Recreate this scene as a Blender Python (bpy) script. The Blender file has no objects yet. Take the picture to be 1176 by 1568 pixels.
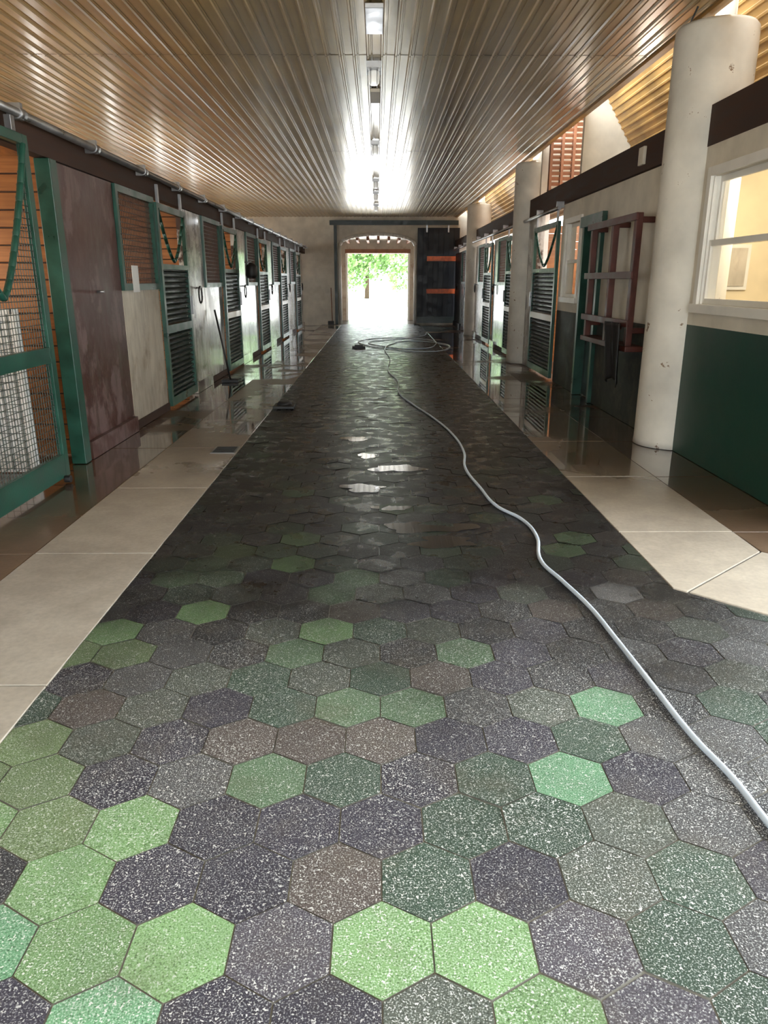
import bpy, bmesh, math, random
from mathutils import Vector, Matrix
random.seed(7)
S = bpy.context.scene
S.view_settings.view_transform = 'Standard'
S.view_settings.look = 'None'
S.view_settings.exposure = 0.27

# ------------------------------------------------------------ materials
class NT:
    def __init__(s, name):
        s.m = bpy.data.materials.new(name); s.m.use_nodes = True
        s.t = s.m.node_tree; s.b = s.t.nodes['Principled BSDF']
        s.tc = s.t.nodes.new('ShaderNodeTexCoord')
    def n(s, ty, **kw):
        nd = s.t.nodes.new(ty)
        for k, v in kw.items():
            if k.startswith('i_'):
                nd.inputs[k[2:].replace('_', ' ')].default_value = v
            else: setattr(nd, k, v)
        return nd
    def l(s, a, b): s.t.links.new(a, b)
    def coord(s, scale=(1, 1, 1)):
        mp = s.n('ShaderNodeMapping'); mp.inputs['Scale'].default_value = scale
        s.l(s.tc.outputs['Object'], mp.inputs['Vector']); return mp.outputs['Vector']
    def noise(s, sc, det=4, scale=(1, 1, 1), rough=0.55):
        nd = s.n('ShaderNodeTexNoise'); nd.inputs['Scale'].default_value = sc
        nd.inputs['Detail'].default_value = det; nd.inputs['Roughness'].default_value = rough
        s.l(s.coord(scale), nd.inputs['Vector']); return nd.outputs['Fac']
    def ramp(s, fac, a, b):
        nd = s.n('ShaderNodeMapRange'); nd.inputs['From Min'].default_value = a; nd.inputs['From Max'].default_value = b
        s.l(fac, nd.inputs['Value']); return nd.outputs['Result']
    def rng(s, fac, a, b, c, d):
        nd = s.n('ShaderNodeMapRange')
        for k, v in zip(('From Min', 'From Max', 'To Min', 'To Max'), (a, b, c, d)): nd.inputs[k].default_value = v
        s.l(fac, nd.inputs['Value']); return nd.outputs['Result']
    def mix(s, fac, a, b, blend='MIX'):
        nd = s.n('ShaderNodeMix', data_type='RGBA', blend_type=blend)
        for sock, v in ((nd.inputs[0], fac), (nd.inputs[6], a), (nd.inputs[7], b)):
            if isinstance(v, (int, float)): sock.default_value = v
            elif isinstance(v, tuple): sock.default_value = (*v[:3], 1)
            else: s.l(v, sock)
        return nd.outputs[2]
    def math(s, op, a, b=0.0, clamp=False):
        nd = s.n('ShaderNodeMath', operation=op); nd.use_clamp = clamp
        for sock, v in ((nd.inputs[0], a), (nd.inputs[1], b)):
            if isinstance(v, (int, float)): sock.default_value = v
            else: s.l(v, sock)
        return nd.outputs[0]
    def bump(s, h, st=0.3, dist=0.01):
        nd = s.n('ShaderNodeBump'); nd.inputs['Strength'].default_value = st; nd.inputs['Distance'].default_value = dist
        s.l(h, nd.inputs['Height']); s.l(nd.outputs['Normal'], s.b.inputs['Normal'])
    def set(s, k, v):
        if isinstance(v, (int, float)): s.b.inputs[k].default_value = v
        elif isinstance(v, tuple): s.b.inputs[k].default_value = (*v[:3], 1)
        else: s.l(v, s.b.inputs[k])

def paint(name, col, rough=0.45, var=0.25, sc=4, metal=0.0, bump=0.15, sc2=(1, 1, 1)):
    t = NT(name)
    f = t.noise(sc, 6, sc2)
    c = t.mix(t.ramp(f, 0.3, 0.75), tuple(x * (1 - var) for x in col), tuple(min(1, x * (1 + var)) for x in col))
    t.set('Base Color', c); t.set('Roughness', t.rng(f, 0.3, 0.7, max(0.05, rough - 0.1), min(1, rough + 0.1)))
    t.set('Metallic', metal)
    if bump: t.bump(t.noise(sc * 12, 4, sc2), bump, 0.004)
    return t.m

def peel(name, base, chip, lo, hi, sc=5, rough=0.35, scale=(1, 1, 1), grime=None, coat=0, streak=0):
    t = NT(name)
    f = t.noise(sc, 8, scale, 0.65)
    k = t.ramp(f, lo, hi)
    f2 = t.noise(2.0, 4)
    b = t.mix(t.ramp(f2, .3, .7), tuple(x * .7 for x in base), base)
    c = t.mix(k, b, chip)
    if grime:
        sep = t.n('ShaderNodeSeparateXYZ'); t.l(t.tc.outputs['Object'], sep.inputs[0])
        g = t.math('ADD', t.rng(sep.outputs['Z'], 0, 1.1, .45, 0), t.math('MULTIPLY', t.math('SUBTRACT', t.noise(7, 6, (1, 1, .35)), .5), 1.6), True)
        c = t.mix(g, c, grime)
    if streak:
        c = t.mix(t.math('MULTIPLY', t.ramp(t.noise(9, 6, (1, 1, .12), .7), .5, .64), streak), c, (.07, .04, .03))
    t.set('Base Color', c); t.set('Roughness', t.rng(f, .3, .7, rough, rough + .25))
    if coat: t.set('Coat Weight', coat); t.set('Coat Roughness', .1); t.set('Coat IOR', 1.6)
    t.bump(f, .5, .008)
    return t.m

GREEN = paint('green_paint', (0.011, 0.060, 0.041), 0.36, 0.45, 5)
GREEND = paint('dark_green_slat', (0.008, 0.020, 0.017), 0.4, 0.4, 6)
GREENW = paint('green_wall_paint', (0.003, 0.046, 0.032), 0.42, 0.3, 1.2)
MAROON = peel('peeling_maroon_paint', (0.070, 0.020, 0.015), (0.15, 0.095, 0.09), 0.52, 0.60, 3.2, .28, (1, 1, .6), streak=.8)
CREAMP = peel('peeling_cream_paint', (0.82, 0.80, 0.76), (0.055, 0.03, 0.024), 0.49, 0.54, 2.0, .14, grime=(.15, .10, .075), coat=.6, streak=.6)
CREAMG = peel('grimy_cream_paint', (0.62, 0.56, 0.46), (0.38, 0.31, 0.23), 0.53, 0.70, 2.2, .4, grime=(.28, .22, .16), streak=.25)
CREAM = peel('cream_plaster', (0.80, 0.74, 0.62), (0.56, 0.49, 0.38), 0.55, 0.8, 1.3, .5)
COLM = peel('column_plaster', (0.80, 0.76, 0.67), (0.25, 0.17, 0.11), 0.65, 0.67, 8.0, .5)
WHITE = paint('white_trim', (0.82, 0.80, 0.74), 0.4, 0.08, 3)
BEAM = paint('dark_brown_beam', (0.050, 0.024, 0.016), 0.75, 0.4, 3, sc2=(4, .6, 4))
DARKW = peel('damp_dark_wall', (0.035, 0.045, 0.040), (0.13, 0.125, 0.105), 0.5, 0.75, 3, .5)
RED = paint('mahogany_wood', (0.085, 0.020, 0.013), 0.45, 0.4, 5)
STEEL = paint('galvanized_steel', (0.35, 0.35, 0.36), 0.35, 0.2, 5, metal=0.9)
BLACK = paint('black_rubber', (0.012, 0.012, 0.013), 0.5, 0.3, 9)
WIRE = paint('rusty_mesh_wire', (0.06, 0.03, 0.02), 0.5, 0.4, 12)
WIREG = paint('green_mesh_wire', (0.04, 0.055, 0.048), 0.45, 0.4, 12)
ORANGE = paint('orange_strap', (0.75, 0.15, 0.04), 0.4, 0.3, 9)
BAG = paint('white_plastic', (0.85, 0.86, 0.86), 0.5, 0.05, 6)
PAPER = paint('paper', (0.8, 0.8, 0.78), 0.6, 0.05, 6)
HOSE = paint('pale_blue_hose', (0.62, 0.72, 0.84), 0.35, 0.08, 3)
NAVY = paint('navy_black_paint', (0.006, 0.009, 0.016), 0.5, 0.4, 4)
STONE = peel('pale_stone', (0.66, 0.57, 0.47), (0.40, 0.29, 0.22), 0.5, 0.7, 5, .7)
BRICK = paint('timber', (0.24, 0.10, 0.05), 0.6, 0.3, 4)
BARK = paint('bark', (0.12, 0.08, 0.05), 0.8, 0.3, 9)
LEAF = paint('foliage', (0.22, 0.38, 0.12), 0.6, 0.5, 1.2, bump=0)
GRAVEL = paint('gravel', (0.78, 0.76, 0.72), 0.8, 0.1, 3)
WARMWALL = paint('warm_room_wall', (0.80, 0.68, 0.46), 0.6, 0.12, 2)

def wood(name, a, b, axis_scale, rough=.4):
    t = NT(name)
    f = t.noise(3.0, 8, axis_scale, 0.6); g = t.noise(1.3, 3)
    c = t.mix(t.ramp(f, .3, .7), a, b); c = t.mix(t.rng(g, .35, .65, 0, .6), c, tuple(x * .35 for x in a))
    t.set('Base Color', c); t.set('Roughness', rough); t.bump(f, .2, .004)
    return t.m
PLANK = wood('orange_plank_wood', (0.30, 0.105, 0.026), (0.52, 0.20, 0.055), (.5, 1, 12))
SLOPEW = wood('honey_ceiling_wood', (0.50, 0.27, 0.07), (0.70, 0.42, 0.13), (12, .4, 12))

def ceiling_mat():
    t = NT('glossy_ribbed_ceiling')
    f = t.noise(2.0, 6, (9, .35, 1), .6); g = t.noise(.7, 3)
    c = t.mix(t.ramp(f, .3, .7), (0.35, 0.235, 0.085), (0.58, 0.42, 0.18))
    t.set('Base Color', t.mix(t.rng(g, .35, .65, 0, .5), c, (0.25, 0.20, 0.13)))
    t.set('Metallic', 0.35)
    t.set('Roughness', t.rng(f, .3, .7, .3, .46))
    t.set('Coat Weight', .8); t.set('Coat Roughness', .2); t.set('Coat IOR', 1.7)
    h = t.noise(1.6, 3, (3, .6, 1)); t.bump(h, .5, .03)
    return t.m
CEIL = ceiling_mat()

def concrete(name, c1, c2, wet0, wet1, sc=.6, p0=.46, p1=.56, wetc=(0.45, 0.38, 0.32)):
    t = NT(name)
    f = t.noise(sc, 6); fine = t.noise(40, 5); mid = t.noise(5, 6)
    c = t.mix(t.ramp(mid, .3, .7), c1, c2)
    c = t.mix(t.rng(fine, .35, .7, 0, .35), c, tuple(x * .6 for x in c1))
    sep = t.n('ShaderNodeSeparateXYZ'); t.l(t.tc.outputs['Object'], sep.inputs[0])
    y = t.ramp(sep.outputs['Y'], wet0, wet1)
    w = t.math('ADD', y, t.math('MULTIPLY', t.math('SUBTRACT', f, .5), 1.2), True)
    puddle = t.math('MULTIPLY', t.ramp(f, p0, p1), t.ramp(sep.outputs['Y'], wet0 + 1, wet1 + .5), True)
    t.set('Base Color', t.mix(w, c, t.mix(1.0, c, wetc, 'MULTIPLY')))
    r = t.math('SUBTRACT', 0.7, t.math('MULTIPLY', w, .38))
    r = t.math('SUBTRACT', r, t.math('MULTIPLY', puddle, .29))
    t.set('Roughness', r)
    nd = t.n('ShaderNodeBump'); nd.inputs['Distance'].default_value = .004
    t.l(t.math('SUBTRACT', .3, t.math('MULTIPLY', puddle, .295)), nd.inputs['Strength'])
    t.l(fine, nd.inputs['Height']); t.l(nd.outputs['Normal'], t.b.inputs['Normal'])
    t.set('Coat Weight', puddle); t.set('Coat Roughness', .02); t.set('Coat IOR', 1.45)
    return t.m
CONC = concrete('pale_concrete', (0.44, 0.40, 0.34), (0.56, 0.52, 0.45), 3.2, 7.5)
CONCR = concrete('pale_wet_concrete', (0.46, 0.41, 0.34), (0.58, 0.52, 0.43), 3.8, 6.8, .5, .38, .48, (0.32, 0.265, 0.215))
CONCB = concrete('brown_wet_concrete', (0.20, 0.13, 0.085), (0.27, 0.19, 0.125), 3.0, 6.0, .5, .40, .5, (0.36, 0.31, 0.27))

def grout_mat():
    t = NT('grout')
    sep = t.n('ShaderNodeSeparateXYZ'); t.l(t.tc.outputs['Object'], sep.inputs[0])
    w = t.ramp(t.math('ADD', sep.outputs['Y'], t.math('MULTIPLY', t.math('SUBTRACT', t.noise(1.1, 5), .5), 3.0)), 2.1, 4.3)
    t.set('Base Color', t.mix(w, (0.27, 0.265, 0.235), (0.05, 0.05, 0.05))); t.set('Roughness', t.rng(w, 0, 1, .7, .2))
    return t.m
GROUT = grout_mat()

def tile_mat():
    t = NT('speckled_hex_rubber')
    at = t.n('ShaderNodeAttribute', attribute_name='Col')
    base = at.outputs['Color']
    sp = t.noise(210, 2, rough=.6); sp2 = t.noise(105, 2, rough=.75); big = t.noise(1.1, 5); dirt = t.noise(2.7, 6)
    stain = t.noise(6.0, 6)
    sep = t.n('ShaderNodeSeparateXYZ'); t.l(t.tc.outputs['Object'], sep.inputs[0])
    amt = at.outputs['Alpha']
    base = t.mix(t.rng(stain, .4, .62, 0, .3), base, t.mix(.5, base, (.12, .12, .12)))
    k = t.math('MULTIPLY', t.ramp(sp, .55, .60), amt, True)
    flk = t.mix(.48, base, (0.80, 0.85, 0.85))
    c = t.mix(k, base, flk)
    k2 = t.math('MULTIPLY', t.ramp(sp2, .61, .64), amt, True)
    c = t.mix(k2, c, (0.78, 0.80, 0.80))
    c = t.mix(t.rng(sp, .3, .46, .75, 0), c, tuple([.010] * 3))
    c = t.mix(t.rng(dirt, .52, .70, 0, .35), c, (0.13, 0.115, 0.085))
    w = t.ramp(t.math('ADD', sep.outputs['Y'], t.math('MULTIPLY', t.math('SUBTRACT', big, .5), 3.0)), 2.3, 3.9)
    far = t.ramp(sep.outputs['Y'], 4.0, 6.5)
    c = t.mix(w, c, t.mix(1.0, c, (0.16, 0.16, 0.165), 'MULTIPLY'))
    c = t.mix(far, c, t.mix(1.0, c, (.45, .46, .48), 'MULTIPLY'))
    t.set('Base Color', c)
    r = t.math('SUBTRACT', .75, t.math('MULTIPLY', w, .35))
    r = t.math('SUBTRACT', r, t.math('MULTIPLY', t.math('MULTIPLY', t.ramp(stain, .48, .6), w), .17))
    t.set('Roughness', r)
    t.set('Specular IOR Level', t.rng(w, 0, 1, .3, .32))
    t.bump(sp, .3, .002)
    return t.m
TILE = tile_mat()

def glass(name, ior, rough=.02):
    t = NT(name); t.set('Base Color', (1, 1, 1)); t.set('Roughness', rough); t.set('Transmission Weight', 1.0); t.set('IOR', ior)
    return t.m
GLASS = glass('window_glass', 1.05)
def water_mat():
    t = NT('puddle_water'); t.set('Base Color', (.035, .032, .03)); t.set('Roughness', .05); t.set('IOR', 1.5)
    t.set('Coat Weight', .5); t.set('Coat Roughness', .03)
    t.bump(t.noise(14, 2), .08, .004)
    return t.m
WATER = water_mat()
def emit(name, c, s):
    t = NT(name); t.set('Base Color', c); t.b.inputs['Emission Color'].default_value = (*c, 1); t.b.inputs['Emission Strength'].default_value = s
    return t.m
LAMPG = emit('lamp_glass', (.8, .8, .76), 0.3)

# ------------------------------------------------------------ builder
class B:
    def __init__(s): s.bm = bmesh.new(); s.mats = []
    def mi(s, m):
        if m not in s.mats: s.mats.append(m)
        return s.mats.index(m)
    def box(s, x0, x1, y0, y1, z0, z1, m, rot=None):
        vs = [s.bm.verts.new((x, y, z)) for x in (x0, x1) for y in (y0, y1) for z in (z0, z1)]
        if rot:
            R, c = rot; c = Vector(c)
            for v in vs: v.co = c + R @ (v.co - c)
        i = s.mi(m)
        for f in ((0, 1, 3, 2), (4, 6, 7, 5), (0, 4, 5, 1), (2, 3, 7, 6), (0, 2, 6, 4), (1, 5, 7, 3)):
            s.bm.faces.new([vs[k] for k in f]).material_index = i
        return vs
    def cyl(s, p0, p1, r, m, n=12, r1=None, cap=True, smooth=True):
        p0, p1 = Vector(p0), Vector(p1); d = (p1 - p0).normalized()
        u = d.orthogonal().normalized(); w = d.cross(u); r1 = r if r1 is None else r1
        A = [s.bm.verts.new(p0 + r * (math.cos(a) * u + math.sin(a) * w)) for a in [2 * math.pi * k / n for k in range(n)]]
        C = [s.bm.verts.new(p1 + r1 * (math.cos(a) * u + math.sin(a) * w)) for a in [2 * math.pi * k / n for k in range(n)]]
        i = s.mi(m)
        for k in range(n):
            f = s.bm.faces.new((A[k], A[(k + 1) % n], C[(k + 1) % n], C[k])); f.material_index = i; f.smooth = smooth
        if cap:
            s.bm.faces.new(A[::-1]).material_index = i; s.bm.faces.new(C).material_index = i
    def path(s, pts, r, m, n=8):
        for a, b in zip(pts, pts[1:]): s.cyl(a, b, r, m, n)
    def lathe(s, c, prof, m, n=40):
        i = s.mi(m); rings = []
        for r, z in prof:
            rings.append([s.bm.verts.new((c[0] + r * math.cos(2 * math.pi * k / n), c[1] + r * math.sin(2 * math.pi * k / n), z)) for k in range(n)])
        for a, b in zip(rings, rings[1:]):
            for k in range(n):
                f = s.bm.faces.new((a[k], a[(k + 1) % n], b[(k + 1) % n], b[k])); f.material_index = i; f.smooth = True
        s.bm.faces.new(rings[-1]).material_index = i; s.bm.faces.new(rings[0][::-1]).material_index = i
    def done(s, name, bevel=0, recalc=True):
        if recalc: bmesh.ops.recalc_face_normals(s.bm, faces=s.bm.faces)
        me = bpy.data.meshes.new(name); s.bm.to_mesh(me); s.bm.free()
        for m in s.mats: me.materials.append(m)
        o = bpy.data.objects.new(name, me); S.collection.objects.link(o)
        if bevel:
            md = o.modifiers.new('b', 'BEVEL'); md.width = bevel; md.segments = 2; md.limit_method = 'ANGLE'
        return o

H = 3.85; LX = -2.70; RX = 2.90; YB = 29.2
ML, MR = -1.365, 1.60

b = B(); b.box(-7, 7, -3, 33, -0.12, 0.0, GROUT); b.done('floor')
def clip(poly, nx, ny, c):
    out = []
    for i in range(len(poly)):
        p, q = poly[i], poly[(i + 1) % len(poly)]
        dp = nx * p[0] + ny * p[1] - c; dq = nx * q[0] + ny * q[1] - c
        if dp <= 0: out.append(p)
        if dp * dq < 0:
            t = dp / (dp - dq); out.append(tuple(p[k] + (q[k] - p[k]) * t for k in range(3)))
    return out
W = 0.254; RH = 0.22
PUR = (0.056, 0.053, 0.076); PUL = (0.11, 0.103, 0.13); BG = (0.225, 0.40, 0.18); TG = (0.18, 0.40, 0.23); DG = (0.056, 0.095, 0.070)
GG = (0.095, 0.113, 0.096); MG = (0.12, 0.205, 0.12); OL = (0.185, 0.27, 0.135); BR = (0.112, 0.094, 0.088); GY = (0.095, 0.097, 0.104); DK = (0.042, 0.043, 0.050); LG = (.3, .3, .3)
T = {0: {-5: OL, -4: TG, -3: BG, -2: BG, -1: PUL, 0: BG, 1: BG, 2: PUL, 3: DG, 4: GY},
     -1: {-5: PUR, -4: PUR, -3: TG, -2: PUR, -1: PUR, 0: GG, 1: BG, 2: PUL, 3: DG, 4: GY},
     1: {-5: DK, -4: BG, -3: PUR, -2: PUR, -1: BR, 0: DG, 1: PUR, 2: GG, 3: DG, 4: PUR},
     2: {-5: BG, -4: OL, -3: BG, -2: PUR, -1: PUR, 0: PUR, 1: DG, 2: DG, 3: GG, 4: GY},
     3: {-6: OL, -5: OL, -4: PUR, -3: GY, -2: MG, -1: DG, 0: PUR, 1: DG, 2: TG, 3: PUR, 4: GY, 5: GY},
     4: {-5: OL, -4: GG, -3: PUR, -2: BR, -1: BR, 0: BR, 1: PUR, 2: PUR, 3: DG, 4: GY},
     5: {-5: BR, -4: GG, -3: PUR, -2: DG, -1: MG, 0: MG, 1: GY, 2: GG, 3: TG, 4: DK},
     6: {-5: PUR, -4: GY, -3: GG, -2: DG, -1: GG, 0: DG, 1: BR, 2: PUR}, 7: {-6: OL, -5: OL, -4: GY, -1: GG, 0: DK, 1: MG, 2: PUR},
     8: {-5: BG, -4: GY, -2: GG, -1: BG, 0: DG, 1: GG}, 9: {-4: BG, -3: DK}, 10: {5: LG}, 12: {-2: BG, 6: MG, -4: MG}, 13: {4: BG, -4: OL}, 11: {-5: MG, -4: MG}}
bm = bmesh.new(); col = bm.loops.layers.float_color.new('Col')
for j in range(-14, 128):
    for i in range(-8, 22):
        cx = 0.008 + W * (i + (0.5 if j % 2 else 0)); cy = 1.444 + RH * j
        if cy > 29.3 or cy < -1.5: continue
        c = T.get(j, {}).get(i)
        if c is None:
            r = random.random()
            left = cx < 0.4
            if j < 26:
                opts = [PUR, PUR, GY, DK, DK, BR] + ([MG, GY, GG, DG, DG] if left else [DG, GG])
                if r < .10 and j > 12: opts = [BG, MG]
            else: opts = [DK, PUR, GY, DK, BR, DG]
            c = random.choice(opts)
        jit = random.uniform(.85, 1.15); c = tuple(min(1, v * jit) for v in c)
        alpha = random.uniform(.5, 1.0)
        R = (W / 2 - 0.0023) / math.cos(math.pi / 6)
        tl = .006 if j < 12 else .0095
        tx, ty = random.gauss(0, tl), random.gauss(0, tl); dz = random.uniform(.003, .006)
        hexp = []
        for k in range(6):
            a = math.pi / 6 + k * math.pi / 3
            dx, dy = R * math.cos(a), R * math.sin(a)
            hexp.append((cx + dx, cy + dy, max(.0012, dz + dx * tx + dy * ty)))
        pa = clip(clip(hexp, 1, 0, MR), -1, 0, -ML)
        pb = clip(clip(hexp, -1, 0, -MR), .714, .700, .714 * MR + .700 * 3.69)
        if cx > 6.2: pb = []
        for pl in (pa, pb):
            if len(pl) < 3: continue
            try: f = bm.faces.new([bm.verts.new(p) for p in pl])
            except Exception: continue
            if f.calc_area() < 1e-4: bm.faces.remove(f); continue
            for lp in f.loops: lp[col] = (*c, alpha)
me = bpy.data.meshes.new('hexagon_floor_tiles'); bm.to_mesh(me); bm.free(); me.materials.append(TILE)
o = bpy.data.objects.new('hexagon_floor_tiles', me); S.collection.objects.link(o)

prs = random.Random(3)
b = B(); i = b.mi(WATER)
for (px, py, rx, ry) in ((.18, 6.4, .20, .14), (-.12, 5.75, .18, .11), (.34, 4.75, .26, .13), (.42, 4.45, .22, .10), (-.25, 7.7, .16, .10), (-.1, 6.9, .1, .09), (.1, 5.2, .12, .07)):
    ph = [prs.uniform(0, 6.28) for _ in range(4)]; pts = []
    for k in range(40):
        a = 2 * math.pi * k / 40; rr = 1 + .22 * math.sin(2 * a + ph[0]) + .16 * math.sin(3 * a + ph[1]) + .12 * math.sin(5 * a + ph[2]) + .07 * math.sin(9 * a + ph[3])
        pts.append(b.bm.verts.new((px + rx * rr * math.cos(a), py + ry * rr * math.sin(a), .0068)))
    b.bm.faces.new(pts).material_index = i
b.done('water_puddles', recalc=False)

ysL = [-1.2, 0.2, 1.3, 2.71, 4.26] + [4.26 + 1.5 * k for k in range(1, 17)] + [YB]
b = B()
for a, c in zip(ysL, ysL[1:]): b.box(-2.10, ML - .004, a + .005, c - .005, -.04, .008, CONC)
b.done('concrete_border_slab', .003)
b = B()
for a, c in zip(ysL[::2], ysL[2::2] + [YB]):
    if c > a: b.box(-2.80, -2.108, a + .005, c - .005, -.04, .004, CONCB)
b.done('wet_concrete_slab', .003)
ysR = [4.64 + 1.45 * k for k in range(17)] + [YB]
b = B()
for a, c in zip(ysR, ysR[1:]): b.box(MR + .004, 2.36, a + .005, c - .005, -.04, .008, CONCR)
def prism(b, pts, z0, z1, m):
    lo = [b.bm.verts.new((x, y, z0)) for x, y in pts]; hi = [b.bm.verts.new((x, y, z1)) for x, y in pts]
    i = b.mi(m); n = len(pts)
    b.bm.faces.new(lo[::-1]).material_index = i; b.bm.faces.new(hi).material_index = i
    for k in range(n): b.bm.faces.new((lo[k], lo[(k + 1) % n], hi[(k + 1) % n], hi[k])).material_index = i
prism(b, [(MR + .004, 3.70), (1.66, 3.65), (2.355, 4.26), (2.36, 4.635), (MR + .004, 4.635)], -.04, .008, CONCR)
prism(b, [(1.672, 3.645), (4.6, 0.70), (4.6, 2.0), (2.362, 4.25)], -.04, .008, CONCR)
b.done('concrete_border_slab', .003)
b = B()
for a, c in zip(ysR, ysR[1:]): b.box(2.368, 3.2, a + .005, c - .005, -.04, .004, CONCB)
prism(b, [(2.37, 4.27), (4.6, 2.02), (4.6, 4.63), (2.37, 4.635)], -.04, .004, CONCB)
b.done('wet_concrete_slab', .003)

# ------------------------------------------------------------ ceiling
b = B(); i = b.mi(CEIL)
xs = []; x = -6.3
P = .146
while x < 2.80:
    xs += [(x, H), (x + .060, H), (x + .070, H - .017), (x + .084, H - .017), (x + .092, H - .002), (x + .108, H - .002), (x + .112, H + .010), (x + .122, H + .010), (x + .127, H)]
    x += P
xs.append((2.92, H))
ys = [-3.2 + k * 3.0 for k in range(11)] + [YB + .2]
for k, (ya, yb) in enumerate(zip(ys, ys[1:])):
    off = .003 * (k % 2)
    ra = [b.bm.verts.new((px, ya, pz + off)) for px, pz in xs]; rb = [b.bm.verts.new((px, yb, pz + off)) for px, pz in xs]
    for q in range(len(xs) - 1): b.bm.faces.new((ra[q], ra[q + 1], rb[q + 1], rb[q])).material_index = i
b.done('ceiling', recalc=False)
b = B(); b.box(-6.4, 2.92, -3.2, YB + .3, H + .02, H + .1, BEAM); b.box(2.88, 2.96, -.6, YB, H - .03, H + .1, SLOPEW); b.done('trim_1')
b = B(); b.box(-6.3, -2.4, -3.3, -3.05, 0, H, CREAM); b.box(2.4, 6.3, -3.3, -3.05, 0, H, CREAM); b.box(-2.4, 2.4, -3.3, -3.05, 3.4, H, CREAM); b.done('wall_light_block')  # unseen wall added behind the camera to cut sky light on the near floor

def slope(name, y0, y1):
    b = B(); n = 20
    P0 = Vector((2.96, 0, 4.56)); P1 = Vector((3.98, 0, 2.93)); d = (P1 - P0); nn = Vector((d.z, 0, -d.x)).normalized()
    pts = []
    for k in range(n):
        for t, o_ in ((0, 0), (.62, 0), (.7, .016), (.9, .016)):
            p = P0 + d * ((k + t) / n) + nn * o_; pts.append(p)
    pts.append(P1)
    i = b.mi(SLOPEW)
    a = [b.bm.verts.new((p.x, y0, p.z)) for p in pts]; c = [b.bm.verts.new((p.x, y1, p.z)) for p in pts]
    for q in range(len(pts) - 1): b.bm.faces.new((a[q], c[q], c[q + 1], a[q + 1])).material_index = i
    return b.done(name, recalc=False)
slope('ceiling_side_slope', -.5, 11.7); slope('ceiling_side_slope', 14.6, YB)
b = B()
b.box(2.97, 4.4, 11.7, 11.8, 3.06, 4.9, CREAM); b.box(4.4, 4.5, 11.7, 14.6, 3.06, 4.9, CREAM); b.box(2.97, 4.4, 14.5, 14.6, 3.06, 4.9, CREAM)
b.box(2.94, 4.5, 11.7, 14.6, 4.9, 5.0, SLOPEW)
b.done('wall_dormer')
b = B()
y = 13.9
for z in [3.18 + .085 * k for k in range(13)]: b.box(2.99, 3.56, y, y + .05, z, z + .045, BRICK, (Matrix.Rotation(.5, 3, 'X'), (3.2, y + .02, z)))
for xx in (2.97, 3.16, 3.35, 3.54): b.box(xx, xx + .045, y - .03, y + .08, 3.06, 4.3, BRICK)
b.box(2.97, 3.585, y - .04, y + .1, 3.06, 3.12, BRICK); b.box(2.97, 3.585, y - .04, y + .1, 4.26, 4.32, BRICK)
b.done('slatted_hay_rack')

# ------------------------------------------------------------ stall elements
def stall_window(name, X, s, y0, y1, note=False):
    b = B(); f = .07
    def bx(d0, d1, a, c, z0, z1, m): b.box(min(X + s * d0, X + s * d1), max(X + s * d0, X + s * d1), a, c, z0, z1, m)
    bx(-.06, 0, y0, y1, .10, 1.50, CREAMG if note else CREAMP)
    bx(-.08, .02, y0, y1, 0.009, .10, BEAM)
    bx(-.06, .03, y0, y0 + f, 1.5, 2.55, GREEN); bx(-.06, .03, y1 - f, y1, 1.5, 2.55, GREEN)
    bx(-.06, .03, y0 + f, y1 - f, 1.5, 1.5 + f, GREEN); bx(-.06, .03, y0 + f, y1 - f, 2.55 - f, 2.55, GREEN)
    n = int((y1 - y0 - 2 * f) / .055)
    for k in range(n + 1):
        yy = y0 + f + (y1 - y0 - 2 * f) * k / n; bx(-.025, -.015, yy - .005, yy + .005, 1.57, 2.48, WIRE)
    for k in range(17):
        z = 1.57 + .91 * k / 16; bx(-.014, -.006, y0 + f, y1 - f, z - .005, z + .005, WIRE)
    if note: bx(.031, .034, y0 + .28, y0 + .5, 1.48, 1.76, PAPER)
    return b.done(name)

def stall_door(name, X, s, y0, y1, ztop=2.5):
    b = B(); f = .08; d0, d1 = .01, .06
    def bx(d0, d1, a, c, z0, z1, m): b.box(min(X + s * d0, X + s * d1), max(X + s * d0, X + s * d1), a, c, z0, z1, m)
    bx(d0, d1, y0, y0 + f, .05, ztop, GREEN); bx(d0, d1, y1 - f, y1, .05, ztop, GREEN)
    for z0, z1, m in ((.05, .16, GREEN), (.96, 1.06, WHITE if y0 > 10 else GREEN), (1.74, 1.80, GREEN), (ztop - .08, ztop, GREEN)): bx(d0, d1, y0 + f, y1 - f, z0, z1, m)
    def slats(za, zb):
        n = int((zb - za) / .062)
        for k in range(n):
            z = za + (zb - za) * (k + .5) / n
            xa, xb = sorted((X + s * .012, X + s * .052))
            b.box(xa, xb, y0 + f, y1 - f, z - .014, z + .010, GREEND, (Matrix.Rotation(s * .55, 3, 'Y'), (X + s * .03, y0, z)))
        bx(-.005, .004, y0 + f, y1 - f, za, zb, GREEND)
    slats(.16, .96); slats(1.06, 1.74)
    yc = (y0 + y1) / 2; xx = X + s * .045
    pts = []
    for k in range(13):
        u = -1 + k / 6
        pts.append((xx, yc + u * (y1 - y0 - 2 * f) / 2, 1.84 + (ztop - 1.9) * abs(u) ** 1.5))
    b.path(pts, .022, GREEN)
    for yy in (y0 + .15, y1 - .15):
        bx(.02, .05, yy - .025, yy + .025, ztop, ztop + .21, STEEL)
    bx(.06, .09, y1 - .06, y1 - .03, 1.15, 1.4, STEEL)
    return b.done(name)

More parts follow.
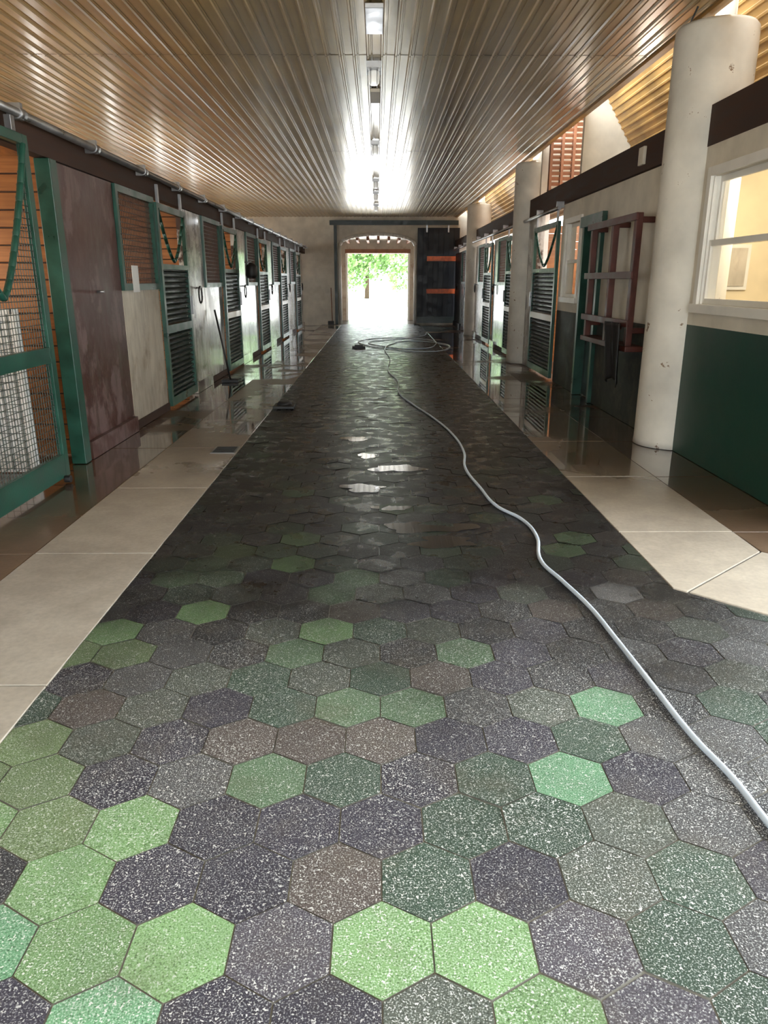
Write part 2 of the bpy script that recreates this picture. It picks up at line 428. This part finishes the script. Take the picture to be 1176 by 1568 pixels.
def stall_pier(name, X, s, y0, y1, m, plinth=True):
    b = B()
    def bx(d0, d1, a, c, z0, z1, m): b.box(min(X + s * d0, X + s * d1), max(X + s * d0, X + s * d1), a, c, z0, z1, m)
    bx(-.08, .0, y0, y1, 0.009, 2.55, m)
    if plinth: bx(0, .05, y0 + .03, y1 - .03, 0.009, .17, m)
    b.cyl((X + s * .0, (y0 + y1) / 2, 1.5), (X + s * .07, (y0 + y1) / 2, 1.5), .012, STEEL)
    pts = [(X + s * .06, (y0 + y1) / 2 + .10 * math.sin(a), 1.40 - .12 * math.cos(a) * 1.0) for a in [2 * math.pi * k / 14 for k in range(15)]]
    if y0 > 10: b.path(pts, .012, BLACK, 6)
    return b.done(name)

b = B(); b.box(LX - .08, LX + .05, 6.58, 6.72, .009, 2.55, GREEN); b.done('stall_door_post', .006)
stall_pier('stall_wall_panel', LX, 1, 6.74, 8.18, MAROON)
stall_window('stall_window_grille', LX, 1, 8.2, 9.56, True); stall_door('stall_door', LX, 1, 9.56, 10.95)
y = 10.97
part_y = [8.19]
while y < 28.5:
    a = min(y + 1.13, YB - .03); stall_pier('stall_wall_panel', LX, 1, y, a, CREAMP)
    part_y.append(y + .5)
    if a + 1.4 < YB: stall_window('stall_window_grille', LX, 1, a + .02, a + 1.36)
    if a + 2.8 < YB: stall_door('stall_door', LX, 1, a + 1.38, a + 2.80)
    y += 3.95
stall_pier('stall_wall_panel', LX, 1, 2.4, 4.7, MAROON)
b = B(); b.box(LX - .1, LX + .01, 2.4, YB - .02, 2.56, 2.80, BEAM); b.done('stall_top_beam')
b = B(); b.cyl((LX + .10, 2.4, 2.76), (LX + .10, YB - .2, 2.76), .032, STEEL, 14)
for k in range(18):
    yy = 3.0 + 1.5 * k; b.box(LX + .015, LX + .12, yy, yy + .04, 2.72, 2.83, STEEL); b.cyl((LX + .1, yy - .03, 2.76), (LX + .1, yy + .07, 2.76), .042, STEEL)
b.done('sliding_door_track')

b = B(); X0, X1 = -2.63, -2.58; ga, gb = 4.62, 6.05; f = .085; zt = 2.62
b.box(X0, X1, ga, ga + f, .05, zt, GREEN); b.box(X0, X1, gb - f, gb, .05, zt, GREEN)
b.box(X0, X1, ga + f, gb - f, .05, .24, GREEN); b.box(X0, X1, ga + f, gb - f, .98, 1.10, GREEN); b.box(X0, X1, ga + f, gb - f, zt - .07, zt, GREEN)
yc = (ga + gb) / 2; hw = (gb - ga - 2 * f) / 2
def vz(yy): return 1.48 + (zt - 1.55) * (abs(yy - yc) / hw) ** 1.35
b.path([(X1, yc + hw * (-1 + k / 10), vz(yc + hw * (-1 + k / 10))) for k in range(21)], .025, GREEN, 10)
n = 30
for k in range(n + 1):
    yy = ga + f + 2 * hw * k / n
    b.box(X0 + .018, X0 + .024, yy - .003, yy + .003, .2, 1.0, WIREG); b.box(X0 + .018, X0 + .024, yy - .003, yy + .003, 1.1, min(zt - .07, vz(yy)), WIREG)
z = .24
while z < zt - .1:
    if z < .98: b.box(X0 + .026, X0 + .032, ga + f, gb - f, z - .003, z + .003, WIREG)
    elif z > 1.1:
        if z < 1.5: b.box(X0 + .026, X0 + .032, ga + f, gb - f, z - .003, z + .003, WIREG)
        else:
            u = ((z - 1.48) / (zt - 1.55)) ** (1 / 1.35) * hw
            if u < hw - .01:
                b.box(X0 + .026, X0 + .032, ga + f, yc - u, z - .003, z + .003, WIREG); b.box(X0 + .026, X0 + .032, yc + u, gb - f, z - .003, z + .003, WIREG)
    z += .045
for yy in (ga + .2, gb - .2): b.box(X0, X1, yy - .03, yy + .03, zt, 2.72, STEEL)
b.cyl((X1, gb - .12, .04), (X1 + .05, gb - .12, .04), .03, BLACK)
b.done('mesh_stall_gate', .004)
b = B(); b.box(-4.1, -2.98, 6.28, 6.31, .01, 1.36, BAG)
for k in range(19): b.box(-4.09 + .062 * k, -4.085 + .062 * k, 6.274, 6.28, .03, 1.34, WIREG)
for k in range(21): b.box(-4.09, -2.99, 6.268, 6.274, .04 + .062 * k, .045 + .062 * k, WIREG)
b.box(-4.1, -2.98, 6.26, 6.33, 1.34, 1.38, BAG); b.box(-3.0, -2.96, 6.26, 6.33, .01, 1.38, BAG)
b.done('white_grid_panel')

for py in [6.95] + part_y[1:] + [4.4]:
    b = B(); z = .02
    while z < 2.5:
        b.box(-6.15, LX - .11, py, py + .05, z, z + .132, PLANK); z += .145
    for xx in (-5.2, -4.0): b.box(xx, xx + .09, py + .05, py + .12, .02, 2.5, PLANK)
    b.box(-6.15, LX - .11, py + .02, py + .03, .02, 2.5, BEAM)
    b.done('stall_partition', .004)
b = B()
b.box(-6.35, -6.2, -3.05, 2.4, 0, H, CREAM); yw = 2.4
for k in range(7):
    a, c = yw, min(yw + 3.9, YB)
    b.box(-6.35, -6.2, a, c, 0, 1.5, PLANK); b.box(-6.35, -6.2, a, c, 2.6, H, PLANK)
    b.box(-6.35, -6.2, a, a + 1.1, 1.5, 2.6, PLANK); b.box(-6.35, -6.2, c - 1.1, c, 1.5, 2.6, PLANK); yw = c
b.done('wall_left')

# ------------------------------------------------------------ right side
T0, T1 = RX, RX + .14
def wallseg(b, y0, y1, holes, low=GREENW, zs=1.21):
    ysx = sorted({y0, y1, *[h[0] for h in holes], *[h[1] for h in holes]})
    for a, c in zip(ysx, ysx[1:]):
        hs = [h for h in holes if h[0] <= a and h[1] >= c]
        spans = [(0.009, 2.72)]
        if hs: spans = [(0.009, hs[0][2]), (hs[0][3], 2.72)]
        for za, zb in spans:
            if zb - za < .01: continue
            if za < zs: b.box(T0, T1, a, c, za, min(zs, zb), low)
            if zb > zs: b.box(T0, T1, a, c, max(za, zs), zb, CREAM)
b = B()
wallseg(b, 4.6, 7.4, [(5.55, 6.90, 1.40, 2.46)])
b.box(T1, 4.6, 4.6, 4.66, 0.009, 2.9, CREAM)
b.done('wall_right')
b = B()
b.box(T0 - .005, T1, 4.6, 7.2, 2.72, 3.05, BEAM); b.box(T0 - .005, T1, 7.75, 15.05, 2.74, 3.05, BEAM); b.box(T0 - .005, T1, 15.75, 23.0, 2.74, 3.02, BEAM); b.box(T0 - .005, T1, 23.6, YB, 2.74, 3.02, BEAM)
b.done('wall_top_beam')
def window(name, ya, yb, za, zb, d=0):
    b = B(); t = .075
    b.box(RX - .03, RX, ya - t, ya, za - t, zb + t, WHITE); b.box(RX - .03, RX, yb, yb + t, za - t, zb + t, WHITE)
    b.box(RX - .03, RX, ya, yb, zb, zb + t, WHITE); b.box(RX - .05, RX, ya - t - .02, yb + t + .02, za - t, za, WHITE)
    zm = (za + zb) / 2 - .02
    def sash(x, z0, z1):
        s = .05
        b.box(x, x + .03, ya, ya + s, z0, z1, WHITE); b.box(x, x + .03, yb - s, yb, z0, z1, WHITE)
        b.box(x, x + .03, ya + s, yb - s, z0, z0 + s, WHITE); b.box(x, x + .03, ya + s, yb - s, z1 - s, z1, WHITE)
        b.box(x + .012, x + .016, ya + s, yb - s, z0 + s, z1 - s, GLASS)
    sash(RX + .02, za, zm + .03); sash(RX + .055, zm - .02, zb)
    b.box(RX, RX + .13, ya - .001, ya + .015, za, zb, WHITE); b.box(RX, RX + .13, yb - .015, yb, za, zb, WHITE)
    return b.done(name, .004)
window('window_1', 5.55, 6.90, 1.40, 2.46)
b = B(); b.box(4.9, 5.0, 4.66, 9.0, 0.01, 2.88, WARMWALL); b.box(3.06, 5, 9.0, 9.1, 0.01, 2.88, WARMWALL); b.box(3.05, 5, 4.66, 9.1, 2.9, 2.95, WHITE); b.done('wall_office')
for (z0, z1, y0) in ((1.6, 2.0, 7.6), (1.7, 2.1, 8.3)):
    b = B(); b.box(4.875, 4.898, y0, y0 + .5, z0, z1, WHITE); b.box(4.865, 4.875, y0 + .04, y0 + .46, z0 + .04, z1 - .04, GREEND); b.done('picture_frame')
b = B(); b.box(3.7, 4.3, 8.97, 8.998, 1.5, 2.0, WHITE); b.box(3.74, 4.26, 8.96, 8.97, 1.54, 1.96, CREAMG); b.done('picture_frame')

b = B(); wallseg(b, 7.75, 12.35, [(10.03, 10.94, 0, 2.44), (11.2, 12.0, 1.36, 2.42)], DARKW, 1.15)
b.box(T0, T1, 14.3, 15.02, 0.009, 2.74, CREAMP)
b.done('wall_right_stalls')
window('window_2', 11.2, 12.0, 1.36, 2.42)
b = B()
b.box(RX - .05, RX + .1, 10.035, 10.12, .009, 2.3, GREEN); b.box(RX - .05, RX + .1, 10.85, 10.935, .009, 2.3, GREEN); b.box(RX - .07, RX - .004, 9.95, 11.0, 2.3, 2.44, GREEN); b.box(RX - .004, RX + .1, 10.035, 10.935, 2.3, 2.43, GREEN)
b.box(RX + .08, RX + .12, 10.12, 10.85, .02, 2.3, GREEND)
for z0, z1 in ((.2, .9), (1.05, 2.15)): b.box(RX + .07, RX + .08, 10.25, 10.72, z0, z1, GREEN)
b.done('door_1', .005)
b = B(); b.box(3.3, 3.35, 10.9, 12.3, .02, 2.7, CREAM); b.done('wall_tack_room')
b = B(); xr = 2.70
for yy in (8.22, 9.0, 9.86): b.box(xr, xr + .07, yy, yy + .08, .86, 2.28, RED)
for yy in (8.22, 9.0, 9.86):
    for z in (2.18, 1.05): b.box(xr + .06, RX - .002, yy + .01, yy + .07, z, z + .06, RED)
for z in (2.2, 1.62, 1.12): b.box(xr - .03, xr, 8.15, 10.0, z, z + .075, RED)
b.box(xr - .02, RX - .002, 8.15, 10.0, .86, .92, RED)
b.done('wooden_saddle_rack', .006)
b = B(); i = b.mi(BLACK); rows = []
for r in range(15):
    z = 1.16 - .042 * r; row = []
    for k in range(13):
        yy = 8.2 + .045 * k * (1 - .01 * r); row.append(b.bm.verts.new((xr - .075 - .02 * math.sin(k * 1.3 + r * .1) - .01 * math.cos(k * .6) + .002 * r, yy, z - .1 * abs(k - 6) / 6 * (r / 14))))
    rows.append(row)
for a, c in zip(rows, rows[1:]):
    for k in range(12):
        f_ = b.bm.faces.new((a[k], a[k + 1], c[k + 1], c[k])); f_.material_index = i; f_.smooth = True
o = b.done('black_towel'); md = o.modifiers.new('s', 'SOLIDIFY'); md.thickness = .01

stall_door('stall_door', RX, -1, 12.4, 14.25)
y = 15.85
for k in range(2):
    stall_door('stall_door', RX, -1, y, y + 1.4); stall_window('stall_window_grille', RX, -1, y + 1.42, y + 2.74); stall_pier('stall_wall_panel', RX, -1, y + 2.76, y + 3.5, CREAMP)
    y += 3.52
y = 23.75
stall_door('stall_door', RX, -1, y, y + 1.4); stall_window('stall_window_grille', RX, -1, y + 1.42, y + 2.74); stall_pier('stall_wall_panel', RX, -1, y + 2.76, YB - .35, NAVY)
for ya, yb in ((12.2, 15.0), (15.8, 22.9), (23.7, 28.7)):
    b = B(); b.cyl((RX - .10, ya, 2.67), (RX - .10, yb, 2.67), .03, STEEL, 14)
    for k in range(int((yb - ya) / 1.5) + 1): yy = ya + .1 + 1.5 * k; b.box(RX - .12, RX - .006, yy, yy + .04, 2.68, 2.77, STEEL)
    b.done('sliding_door_track')
for py in (12.36, 15.4, 19.4, 23.3):
    b = B(); z = .02
    while z < 2.6: b.box(3.36, 5.88, py, py + .05, z, z + .138, PLANK); z += .145
    b.done('stall_partition')
b = B(); b.box(5.9, 6.0, 9.1, YB, 0, 3.0, PLANK); b.done('wall_far_right')
b = B(); b.box(RX - .04, RX - .006, 8.7, 8.86, 2.80, 2.98, CREAM); b.done('junction_box', .005)

for k, cy in enumerate((7.45, 15.4, 23.3)):
    b = B()
    b.lathe((3.0, cy), [(.36, .009), (.355, .08), (.35, 1.5), (.35, 3.60), (.345, 3.70), (.32, 3.73)], COLM, 56)
    b.lathe((3.06, cy), [(.15, 3.73), (.15, 3.77), (.09, 3.79), (.085, 4.38)], COLM, 28)
    b.done('round_column')
for p in ([(2.72, 7.35, 3.735), (2.75, 7.3, 3.84)], [(3.30, 7.0, 4.0), (3.33, 6.9, 3.6), (3.2, 6.7, 3.08)]):
    cu = bpy.data.curves.new('electric_cable', 'CURVE'); cu.dimensions = '3D'; cu.bevel_depth = .008
    sp = cu.splines.new('BEZIER'); sp.bezier_points.add(len(p) - 1)
    for q, pt in zip(sp.bezier_points, p): q.co = pt; q.handle_left_type = q.handle_right_type = 'AUTO'
    cu.materials.append(BLACK); S.collection.objects.link(bpy.data.objects.new('electric_cable', cu))

# ------------------------------------------------------------ back wall with arch
b = B(); AX0, AX1 = -1.42, 1.45; zs, zc = 2.85, 3.25
b.box(-6.3, AX0, YB, YB + .3, 0, H, CREAM); b.box(AX1, 6.0, YB, YB + .3, 0, H + 1.0, CREAM)
n = 24; am = (AX0 + AX1) / 2; hw = (AX1 - AX0) / 2
def az(x): return zs + (zc - zs) * math.sqrt(max(0, 1 - ((x - am) / hw) ** 2))
for k in range(n):
    xa = AX0 + 2 * hw * k / n; xb = AX0 + 2 * hw * (k + 1) / n
    vs = [b.bm.verts.new((x, y, z)) for y in (YB, YB + .3) for x, z in ((xa, az(xa)), (xb, az(xb)), (xb, H), (xa, H))]
    i = b.mi(CREAM)
    for f_ in ((0, 1, 2, 3), (7, 6, 5, 4), (0, 4, 5, 1), (2, 6, 7, 3)): b.bm.faces.new([vs[q] for q in f_]).material_index = i
b.done('wall_back')
b = B()
pts = [(AX0 + .02, YB - .03, .01), (AX0 + .02, YB - .03, zs)] + [(AX0 + 2 * hw * k / n, YB - .03, az(AX0 + 2 * hw * k / n)) for k in range(1, n)] + [(AX1 - .02, YB - .03, zs), (AX1 - .02, YB - .03, .01)]
b.path(pts, .06, WHITE, 8); b.done('trim_2')
b = B(); b.box(-1.75, 3.0, YB - .10, YB - .005, 3.56, 3.72, GREEND); b.box(-1.60, -1.49, YB - .10, YB - .005, .012, 3.55, GREEND); b.done('door_header_trim')
b = B()
b.box(1.50, 3.05, YB - .13, YB - .07, .06, 3.46, NAVY)
for k in range(8): b.box(1.52 + .19 * k, 1.695 + .19 * k, YB - .145, YB - .13, .12, 3.42, NAVY)
for z in (1.14, 2.30):
    b.box(1.85, 3.04, YB - .175, YB - .145, z, z + .17, ORANGE)
b.box(1.50, 3.05, YB - .15, YB - .13, .06, .3, GREEND)
for xx in (1.8, 2.6): b.box(xx, xx + .06, YB - .2, YB - .15, 3.3, 3.55, STEEL)
b.done('sliding_barn_door', .004)

b = B()
b.box(-1.95, -1.75, YB + .3, 32.3, 0, 3.6, STONE); b.box(1.8, 2.0, YB + .3, 32.3, 0, 3.6, STONE)
b.box(-1.95, -1.28, 32.3, 32.7, 0, 3.6, STONE); b.box(1.33, 2.0, 32.3, 32.7, 0, 3.6, STONE); b.box(-1.28, 1.33, 32.3, 32.7, 2.68, 3.6, STONE)
b.done('wall_vestibule')
b = B()
for k in range(9): xx = -1.6 + .4 * k; b.box(xx, xx + .09, YB + .31, 32.28, 3.05, 3.2, BRICK)
b.box(-1.74, 1.79, YB + .31, 32.28, 3.2, 3.25, WHITE); b.box(-1.32, 1.37, 32.22, 32.29, 2.68, 2.84, BRICK)
b.done('timber_rafters')
b = B(); b.box(-1.30, -1.22, 32.2, 32.295, .0, 2.67, WHITE); b.box(1.27, 1.35, 32.2, 32.295, 0, 2.67, WHITE); b.done('trim_3')

b = B(); b.box(-60, 60, 33, 110, -.2, -.02, GRAVEL); b.box(-60, -7, -30, 33, -.2, -.02, GRAVEL); b.box(7, 60, -30, 33, -.2, -.02, GRAVEL); b.box(-7, 7, -30, -3, -.2, -.02, GRAVEL); b.done('ground')
def tree(x, y, h, r):
    b = B(); b.cyl((x, y, -.05), (x + .1, y, h * .45), .25, BARK, 12, .14)
    for k in range(5):
        a = k * 1.26; b.cyl((x + .1, y, h * .4), (x + .1 + r * .6 * math.cos(a), y + r * .6 * math.sin(a), h * .68), .09, BARK, 8, .03)
    i = b.mi(LEAF)
    cs = [(x + random.uniform(-r, r) * .75, y + random.uniform(-r, r) * .75, h * random.uniform(.22, .95), r * random.uniform(.3, .55)) for _ in range(18)]
    for _ in range(4200):
        c = random.choice(cs); v = Vector((random.gauss(0, 1), random.gauss(0, 1), random.gauss(0, 1))).normalized() * c[3] * random.uniform(.6, 1.05)
        p = Vector(c[:3]) + v; u = Vector((random.gauss(0, 1), random.gauss(0, 1), random.gauss(0, 1))).normalized(); w = u.orthogonal().normalized(); q = u.cross(w)
        s_ = random.uniform(.12, .26)
        b.bm.faces.new([b.bm.verts.new(p + w * s_), b.bm.verts.new(p + q * s_ * .6), b.bm.verts.new(p - w * s_), b.bm.verts.new(p - q * s_ * .6)]).material_index = i
    b.done('leafy_tree', recalc=False)
for x, y, h, r in ((-5.5, 70, 7, 3.4), (-1, 74, 8, 3.6), (3.8, 71, 7.5, 3.4), (8, 76, 9, 4), (-9, 78, 9, 4)): tree(x, y, h, r)
b = B(); b.box(.2, 2.2, 50, 50.6, .38, .5, STONE); b.box(.4, .6, 50.05, 50.55, -.03, .38, STONE); b.box(1.8, 2.0, 50.05, 50.55, -.03, .38, STONE); b.done('stone_bench', .02)

# ------------------------------------------------------------ hose
def curve(name, pts, r, m):
    cu = bpy.data.curves.new(name, 'CURVE'); cu.dimensions = '3D'; cu.bevel_depth = r; cu.bevel_resolution = 4; cu.resolution_u = 8
    sp = cu.splines.new('BEZIER'); sp.bezier_points.add(len(pts) - 1)
    for q, pt in zip(sp.bezier_points, pts): q.co = (pt[0], pt[1], r + .0075); q.handle_left_type = q.handle_right_type = 'AUTO'
    cu.materials.append(m); o = bpy.data.objects.new(name, cu); S.collection.objects.link(o); return o
HP = [(1.45, .2), (1.27, 1.0), (1.21, 1.6), (1.19, 1.87), (1.18, 2.08), (1.145, 2.30), (1.123, 2.66), (1.10, 3.08), (1.075, 3.44), (1.017, 3.78), (.965, 4.07), (1.03, 4.54), (1.0, 4.88), (.88, 5.18), (.82, 5.71),
      (.775, 6.36), (.835, 7.0), (.80, 7.97), (.655, 8.97), (.459, 9.97), (.326, 10.87), (.335, 12.34), (.204, 13.7), (.265, 16.1), (.19, 18.5), (.38, 19.8), (.9, 20.8), (1.6, 20.2), (1.75, 18.6), (1.1, 17.6), (.3, 18.3), (-.35, 19.6), (-.45, 21.0), (.3, 22.0), (1.2, 21.6), (1.5, 19.6), (.9, 18.4), (0.1, 19.2), (-.2, 20.5), (.5, 21.4), (1.3, 22.6), (1.6, 24.5)]
curve('garden_hose', HP, .0115, HOSE)

b = B(); b.box(-1.36, -1.08, 9.55, 9.85, .01, .05, BLACK); b.cyl((-1.22, 9.7, .05), (-1.22, 9.7, .09), .1, BLACK, 20, .08); b.done('rubber_drain_plug', .01)
b = B(); b.box(-1.62, -1.38, 7.0, 7.3, .009, .014, STEEL)
for k in range(6): b.box(-1.60, -1.40, 7.02 + .045 * k, 7.04 + .045 * k, .014, .018, BLACK)
b.done('drain_grate')
b = B(); b.cyl((-1.70, 28.85, .15), (-1.74, 29.08, 1.35), .016, BRICK); b.box(-1.86, -1.64, 28.75, 28.92, .01, .15, BLACK); b.done('push_broom')
b = B(); b.box(-.62, -.30, 18.6, 18.9, .01, .06, BLACK); b.box(-.56, -.36, 18.65, 18.85, .06, .09, BLACK); b.done('drain_cover')
b = B(); b.cyl((LX + .07, 15.5, 1.95), (LX + .2, 15.5, 1.95), .015, STEEL); b.lathe((LX + .2, 15.5), [(.09, 1.65), (.12, 1.7), (.11, 1.88), (.03, 1.95)], BLACK, 16); b.done('hanging_halter')
b = B()
b.cyl((LX + .28, 12.3, .04), (LX + .06, 12.45, 1.15), .015, BLACK); b.box(LX + .15, LX + .42, 12.2, 12.45, .01, .05, BLACK); b.done('stall_fork')

for k, yy in enumerate((9.06, 13.7, 18.5, 21.0, 24.3)):
    b = B(); b.box(-.11, .05, yy - .16, yy + .16, H - .085, H - .025, STEEL); b.lathe((-.03, yy), [(.04, H - .22), (.055, H - .2), (.06, H - .1), (.045, H - .085)], LAMPG, 20)
    for a in range(6):
        an = a * math.pi / 3; b.cyl((-.03 + .068 * math.cos(an), yy + .068 * math.sin(an), H - .23), (-.03 + .068 * math.cos(an), yy + .068 * math.sin(an), H - .08), .004, STEEL, 6)
    b.done('ceiling_light_fixture')
b = B(); b.box(-.10, .06, 7.2, 7.9, H - .06, H - .02, STEEL); b.box(-.08, .04, 10.1, 10.7, H - .06, H - .02, CREAM); b.done('ceiling_junction_box', .005)

# ------------------------------------------------------------ lights
def point(name, loc, e, c=(1, .95, .85), r=.1):
    l = bpy.data.lights.new(name, 'POINT'); l.energy = e; l.color = c; l.shadow_soft_size = r
    o = bpy.data.objects.new(name, l); o.location = loc; S.collection.objects.link(o)
for yy in (9.06, 13.7, 18.5, 24.3): point('aisle_fill', (-.03, yy, H - .5), 4, (.95, .98, 1), .06)  # weak fill added below the fixtures, which are unlit themselves
point('office_lamp', (3.9, 7.2, 2.5), 60, (1, .9, .72))
for yy in (3.2, 5.6, 9.3, 13.0, 17, 21, 25): point('stall_fill', (-4.6, yy, 1.7), 62, (1, .86, .62), .45)  # warm fill added inside the left stalls to brighten planks and ceiling
for yy in (13.2, 17.5, 21.5): point('stall_fill', (4.3, yy, 2.4), 40, (1, .9, .75), .2)  # same added fill for the right stalls, no lamp modelled
point('loft_fill', (3.6, 13.1, 4.5), 25)  # unseen fill added to brighten the dormer recess
l = bpy.data.lights.new('sun', 'SUN'); l.energy = 11; l.angle = math.radians(6); l.color = (1, .97, .92)
o = bpy.data.objects.new('sun', l); o.rotation_euler = (math.radians(-32), 0, math.radians(4)); o.location = (0, 60, 30); S.collection.objects.link(o)
w = bpy.data.worlds.new('World'); S.world = w; w.use_nodes = True
bg = w.node_tree.nodes['Background']; bg.inputs['Color'].default_value = (.90, .965, 1.0, 1); bg.inputs['Strength'].default_value = 7.5

cd = bpy.data.cameras.new('camera'); co = bpy.data.objects.new('camera', cd); S.collection.objects.link(co)
cd.sensor_fit = 'VERTICAL'; cd.sensor_height = 36; cd.lens = 26.0
co.location = (0, 0, 1.6); co.rotation_euler = (math.radians(90 - 17.36), 0, math.radians(-.5)); cd.clip_end = 300
S.camera = co
